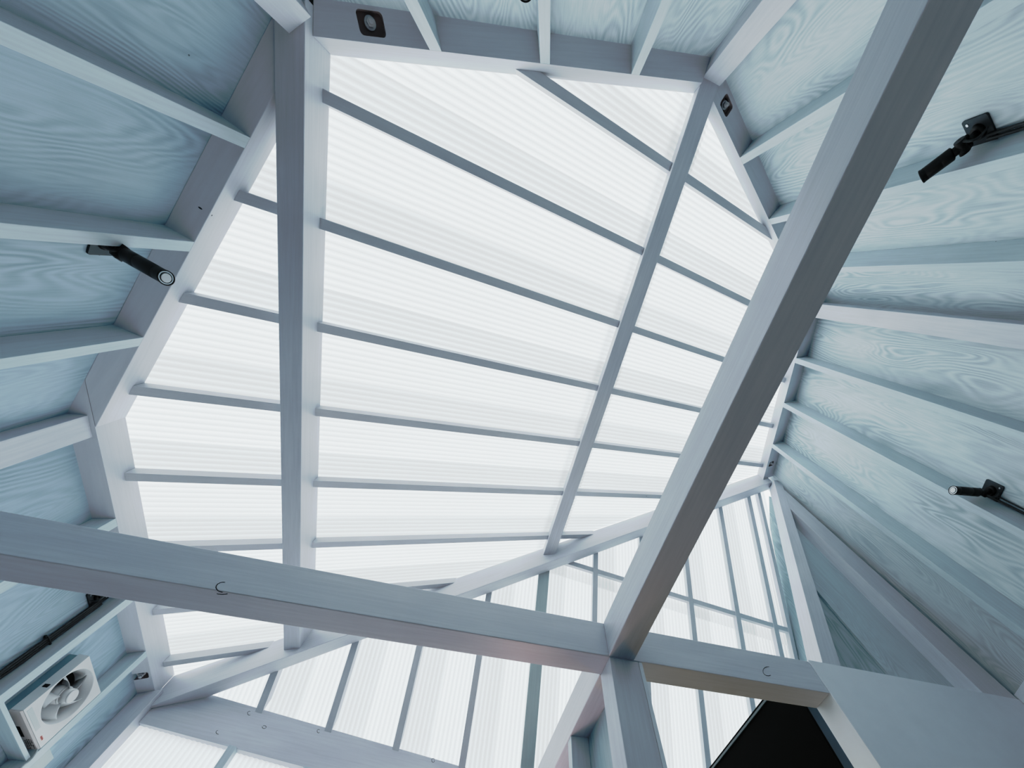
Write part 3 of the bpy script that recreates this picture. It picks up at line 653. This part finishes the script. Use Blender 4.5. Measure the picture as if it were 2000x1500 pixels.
# ------------------------------------------------------------------ cables
def lerp_pts(a, b, n, sag=0.0, jit=0.0):
    a, b = V(a), V(b); r = []
    for i in range(n + 1):
        t = i / n; q = a.lerp(b, t); q += V((random.uniform(-jit, jit), random.uniform(-jit, jit), -sag * math.sin(math.pi * t))); r.append(W(q))
    return r
def wall_cable(w, a0, z0, a1, z1, label, inset=.010, r=.0058):
    p0, p1 = w.pt(a0, w.th - inset), w.pt(a1, w.th - inset); o = tube('cable', lerp_pts((p0.x, p0.y, z0), (p1.x, p1.y, z1), 14, 0, .0008), r, M['cable'])
    return tag(o, label, 'cable', 'dark power cables along the wall studs')
a = R1.par((1.2633, -.7603)); wall_cable(R1, a - .012, 1.72, a - .012, .2, 'dark cable running right from the upper right spotlight along its stud'); wall_cable(R1, a - .027, 1.71, a - .024, .2, 'second dark cable beside it, below the upper right spotlight plate')
a = R2.par((2.3117, .2953)); wall_cable(R2, a - .012, 1.73, a - .012, .3, 'dark cable running from the lower right spotlight to the right edge'); wall_cable(R2, a - .030, 1.72, a - .020, .3, 'thin dark cable above the other one by the lower right spotlight', r=.004)
for k_, (yy, rr, lab) in enumerate(((2.000, .0075, 'thicker dark cable along the cabled left stud above the fan'), (1.985, .006, 'dark cable tied next to the thicker one on the left stud'), (1.972, .005, 'thin dark cable nearest the plywood on the cabled left stud'))):
    wall_cable(L2, yy, 1.735, yy - .004 * k_, .5, lab, inset=.010 + .003 * k_, r=rr)
b = bmesh.new(); q = L2.pt(1.985, L2.th - .012); c = W((q.x, q.y, 1.485))
for ang in range(1): pass
tie = tube('cable_tie', [c + V((.012 * math.cos(t * .4), .030 * math.sin(t * .4), .006 * math.sin(t * .2))) for t in range(17)], .003, M['cable']); tag(tie, 'dark cable tie around the cables on the left stud', 'cable tie'); b.free()

# ------------------------------------------------------------------ ventilation fan
xf = -1.606; ya, yb, za, zb_ = 2.150, 2.4155, 1.2755, 1.5615
fan = empty('ventilation_fan', (xf, (ya + yb) / 2, (za + zb_) / 2), 'ivory square ventilation fan with curved blades on the lower left wall', 'fan')
cc = atx((129.5, 1361), xf); yc, zc = min(max(cc.y, (ya + yb) / 2 - .01), (ya + yb) / 2 + .012), (za + zb_) / 2 + .016; RB = .117
# front plate with bell mouth: square outline to round throat
def fan_face():
    bm = bmesh.new(); n = 64; out, rings = [], []
    def sq(i):
        a = 2 * math.pi * i / n; c, s = math.cos(a), math.sin(a); k = 1 / max(abs(c), abs(s)); return c * k, s * k
    hy, hz = (yb - ya) / 2, (zb_ - za) / 2; my, mz = (ya + yb) / 2, (za + zb_) / 2
    o0 = []; o1 = []
    for i in range(n):
        c, s = sq(i); o0.append(bm.verts.new(W((xf - .040, my + c * hy, mz + s * hz)))); o1.append(bm.verts.new(W((xf, my + c * hy * .985, mz + s * hz * .985))))
    prof = [(RB * 1.0, 0.0), (RB * .985, -.004), (RB * .95, -.012), (RB * .90, -.024), (RB * .875, -.040), (RB * .87, -.062)]
    for r, dx in prof: rings.append([bm.verts.new(W((xf + dx, yc + r * math.cos(2 * math.pi * i / n), zc + r * math.sin(2 * math.pi * i / n)))) for i in range(n)])
    allr = [o0, o1] + rings
    for a, b in zip(allr, allr[1:]):
        for i in range(n):
            f = bm.faces.new((a[i], a[(i + 1) % n], b[(i + 1) % n], b[i])); f.smooth = a in rings
    return bm
finish('front_plate', fan_face(), M['ivory'], fan)
b = bmesh.new(); cyl_bm(b, W((xf - .0655, yc, zc)), W((xf - .064, yc, zc)), RB * .88 * S, seg=48); o = finish('throat', b, M['void'], fan); o['label'] = 'dark opening behind the blades'
b = bmesh.new(); cyl_bm(b, W((xf - .055, yc, zc)), W((xf - .016, yc, zc)), .046 * S, .040 * S, 40); cyl_bm(b, W((xf - .016, yc, zc)), W((xf - .012, yc, zc)), .040 * S, .036 * S, 40); cyl_bm(b, W((xf - .012, yc, zc)), W((xf + .012, yc, zc)), .034 * S, .031 * S, 40); cyl_bm(b, W((xf + .012, yc, zc)), W((xf + .015, yc, zc)), .031 * S, .024 * S, 40)
finish('hub', b, M['ivory'], fan)
for kk in range(5):
    bm = bmesh.new(); a0 = 2 * math.pi * kk / 5 + 1.15; g = []
    for ir in range(7):
        r = .034 + (RB * .84 - .034) * ir / 6; row = []
        for ia in range(9):
            u = ia / 8; sweep = .42 * (ir / 6) ** 1.3; span = .46 + .10 * (ir / 6); ang = a0 + sweep + (u - .5) * span * (1 - .25 * (ir / 6) * (u > .5) * (u - .5) * 2)
            x = xf - .052 + .048 * u + .006 * math.sin(math.pi * u)
            row.append((bm.verts.new(W((x, yc + r * math.cos(ang), zc + r * math.sin(ang)))), bm.verts.new(W((x - .0035, yc + r * math.cos(ang), zc + r * math.sin(ang))))))
        g.append(row)
    for s in (0, 1):
        for i in range(6):
            for j in range(8): f = bm.faces.new((g[i][j][s], g[i + 1][j][s], g[i + 1][j + 1][s], g[i][j + 1][s])); f.smooth = True
    for i in range(6):
        for j in (0, 8): bm.faces.new((g[i][j][0], g[i + 1][j][0], g[i + 1][j][1], g[i][j][1]))
    for j in range(8):
        for i in (0, 6): bm.faces.new((g[i][j][0], g[i][j + 1][0], g[i][j + 1][1], g[i][j][1]))
    finish('blade', bm, M['ivory'], fan)
# housing behind the plate: painted box with its shade in the colour, visible above; beige lower rim with notch
def frame_bm(x0, x1, y0, y1, z0, z1, t):
    bm = bmesh.new(); R_ = []
    for x in (x0, x1):
        for d in (0, t): R_.append([bm.verts.new(W((x, y, z))) for y, z in ((y0 + d, z0 + d), (y1 - d, z0 + d), (y1 - d, z1 - d), (y0 + d, z1 - d))])
    for a, b in ((0, 1), (2, 3), (0, 2), (1, 3)):
        for i in range(4): bm.faces.new((R_[a][i], R_[a][(i + 1) % 4], R_[b][(i + 1) % 4], R_[b][i]))
    return bm
mb = finish('mounting_box', frame_bm(xf - .072, xf - .041, ya + .004, yb - .002, za - .002, zb_ - .004, .012), M['box_shaded'], fan, V((0, 0, 1))); mb['label'] = 'blue grey painted mounting box, shade put into its colour'
rim = finish('lower_rim', prism_bm([V((xf - .042, ya + .002, za - .005)), V((xf - .006, ya + .002, za - .005)), V((xf - .006, yb - .002, za - .005)), V((xf - .042, yb - .002, za - .005))],
                             [V((xf - .042, ya + .002, za + .001)), V((xf - .001, ya + .002, za + .001)), V((xf - .001, yb - .002, za + .001)), V((xf - .042, yb - .002, za + .001))]), M['beige'], fan); rim['label'] = 'beige lower rim'
box('rim_notch', xf - .0425, xf - .030, ya + .105, ya + .175, za - .0058, za + .004, M['void'], parent=rim, bevel=0)
box('latch', xf - .030, xf - .012, ya - .001, ya + .004, zc - .05, zc - .035, M['void'], parent=fan, bevel=0)
rec = box('recess', xf - .001, xf + .0006, ya + .020, ya + .155, za + .010, za + .030, M['ivoryd'], parent=fan, bevel=0); rec['label'] = 'recessed grip, shade put into its colour'
# round red-and-white sticker, lower corner of the plate
ys_, zs_ = yb - .050, za + .018
b = bmesh.new(); vs = [b.verts.new(W((xf + .0004, ys_ + .021 * math.cos(t * .19635), zs_ + .0095 * math.sin(t * .19635)))) for t in range(32)]; b.faces.new(vs); st = finish('sticker', b, M['paper'], fan)
b = bmesh.new()
for i_ in range(6):
    yy = ys_ - .013 + .0044 * i_; h_ = .0055 if i_ % 2 else .0035
    vs = [b.verts.new(W((xf + .0009, yy + p, zs_ + q))) for p, q in ((-.0014, -h_), (.0014, -h_), (.0014, h_), (-.0014, h_))]; b.faces.new(vs)
vs = [b.verts.new(W((xf + .0009, ys_ + p, zs_ + q))) for p, q in ((-.015, -.0008), (.014, -.0008), (.014, .0008), (-.015, .0008))]; b.faces.new(vs)
finish('print', b, M['red'], st)
# small printed block on the rim's underside
b = bmesh.new()
for r_ in range(4):
    for c_ in range(9):
        if random.random() < .25: continue
        y0_ = yb - .075 + c_ * .0075; x0_ = xf - .036 + r_ * .007; ww = random.uniform(.003, .0065)
        vs = [b.verts.new(W((x0_ + p, y0_ + q, za - .0056))) for p, q in ((0, 0), (.0045, 0), (.0045, ww), (0, ww))]; b.faces.new(vs)
finish('print', b, M['print'], rim)
# rail below the fan, junction box, fan lead
rail = box('wall_rail', xi - L2.th + .001, xi - .004, 2.056, 2.428, 1.2290, 1.2465, M['stud'], axis=V((0, 1, 0)), bevel=.001); tag(rail, 'short horizontal rail between the studs just below the fan', 'rail')
jb = empty('junction_box', (xi - .03, 2.50, 1.15), 'small grey junction box under the lower side of the fan', 'box')
q0 = atx((90, 1473), xi - .02)
box('lid', xi - .012, xi - .008, q0.y - .03, q0.y + .045, q0.z - .10, q0.z + .01, M['jbox'], parent=jb, bevel=.002)
box('case', xi - .065, xi - .012, q0.y - .032, q0.y + .047, q0.z - .102, q0.z + .012, M['jbox'], parent=jb, bevel=.003)
pts = [W(atx(q, xi + .006)) for q in ((73, 1463), (70, 1470), (64, 1479), (57, 1487), (48, 1494), (40, 1501), (30, 1512))]
ld = tube('fan_lead', pts, .0042, M['jbox']); tag(ld, 'thin grey lead hanging from the bottom corner of the fan', 'cable')

# ------------------------------------------------------------------ light
wd = bpy.data.worlds.new('overcast'); bpy.context.scene.world = wd; wd.use_nodes = True
nt = wd.node_tree; bg = nt.nodes['Background']
tc = N(nt, 'ShaderNodeTexCoord'); sx = N(nt, 'ShaderNodeSeparateXYZ'); nt.links.new(tc.outputs['Generated'], sx.inputs[0])
r = ramp(nt, [(0.0, (0.80, 0.88, 0.92)), (1.0, (0.97, 1.0, 1.0))]); nt.links.new(sx.outputs['Z'], r.inputs[0]); nt.links.new(r.outputs[0], bg.inputs['Color'])
bg.inputs['Strength'].default_value = 1.05
def lamp(name, p, e, col, size):
    l = bpy.data.lights.new(name, 'POINT'); l.energy = e; l.color = col; l.shadow_soft_size = size; o = bpy.data.objects.new(name, l); C.objects.link(o); o.location = W(p)
    return o
lamp('lamp', (1.10, 1.42, .35), 1.25, (1.0, .60, .08), .06)
lamp('lamp', (.34, 1.80, .30), 3.4, (1.0, .58, .52), .06)

# ------------------------------------------------------------------ camera
cam = bpy.data.cameras.new('camera'); co_ = bpy.data.objects.new('camera', cam); C.objects.link(co_)
cam.sensor_width = 36; cam.sensor_fit = 'HORIZONTAL'; cam.lens = F / 2000 * 36
cam.shift_x = -(PP[0] - 1000) / 2000; cam.shift_y = (PP[1] - 750) / 2000; cam.clip_start = .01
rx, ry, rz = RM[0], RM[1], RM[2]
co_.matrix_world = Matrix(((rx.x, -ry.x, -rz.x, 0), (rx.y, -ry.y, -rz.y, 0), (rx.z, -ry.z, -rz.z, ZO), (0, 0, 0, 1)))
sc = bpy.context.scene; sc.camera = co_
sc.view_settings.view_transform = 'Standard'; sc.view_settings.look = 'None'
vs = sc.view_settings; vs.exposure = 0.0; vs.use_curve_mapping = True; cm = vs.curve_mapping; cv = cm.curves[3]   # print curve of the photograph
cm.white_level = (1.366, 1.366, 1.366)
lin = lambda v: (v / 255 / 12.92) if v < 10.3 else ((v / 255 + .055) / 1.055) ** 2.4
pts = [(lin(a) / 2, lin(b)) for a, b in ((50, 38), (70, 71), (84, 91), (95, 102), (105, 116), (115, 131), (125, 145), (137, 160), (152, 179), (165, 189), (180, 198), (195, 209), (214, 215), (237, 222))] + [(.50, lin(228)), (.62, lin(237)), (.75, lin(243))]
cv.points[0].location = (0, 0); cv.points[1].location = (1, lin(250))
for q in pts: cv.points.new(*q)
cm.update()
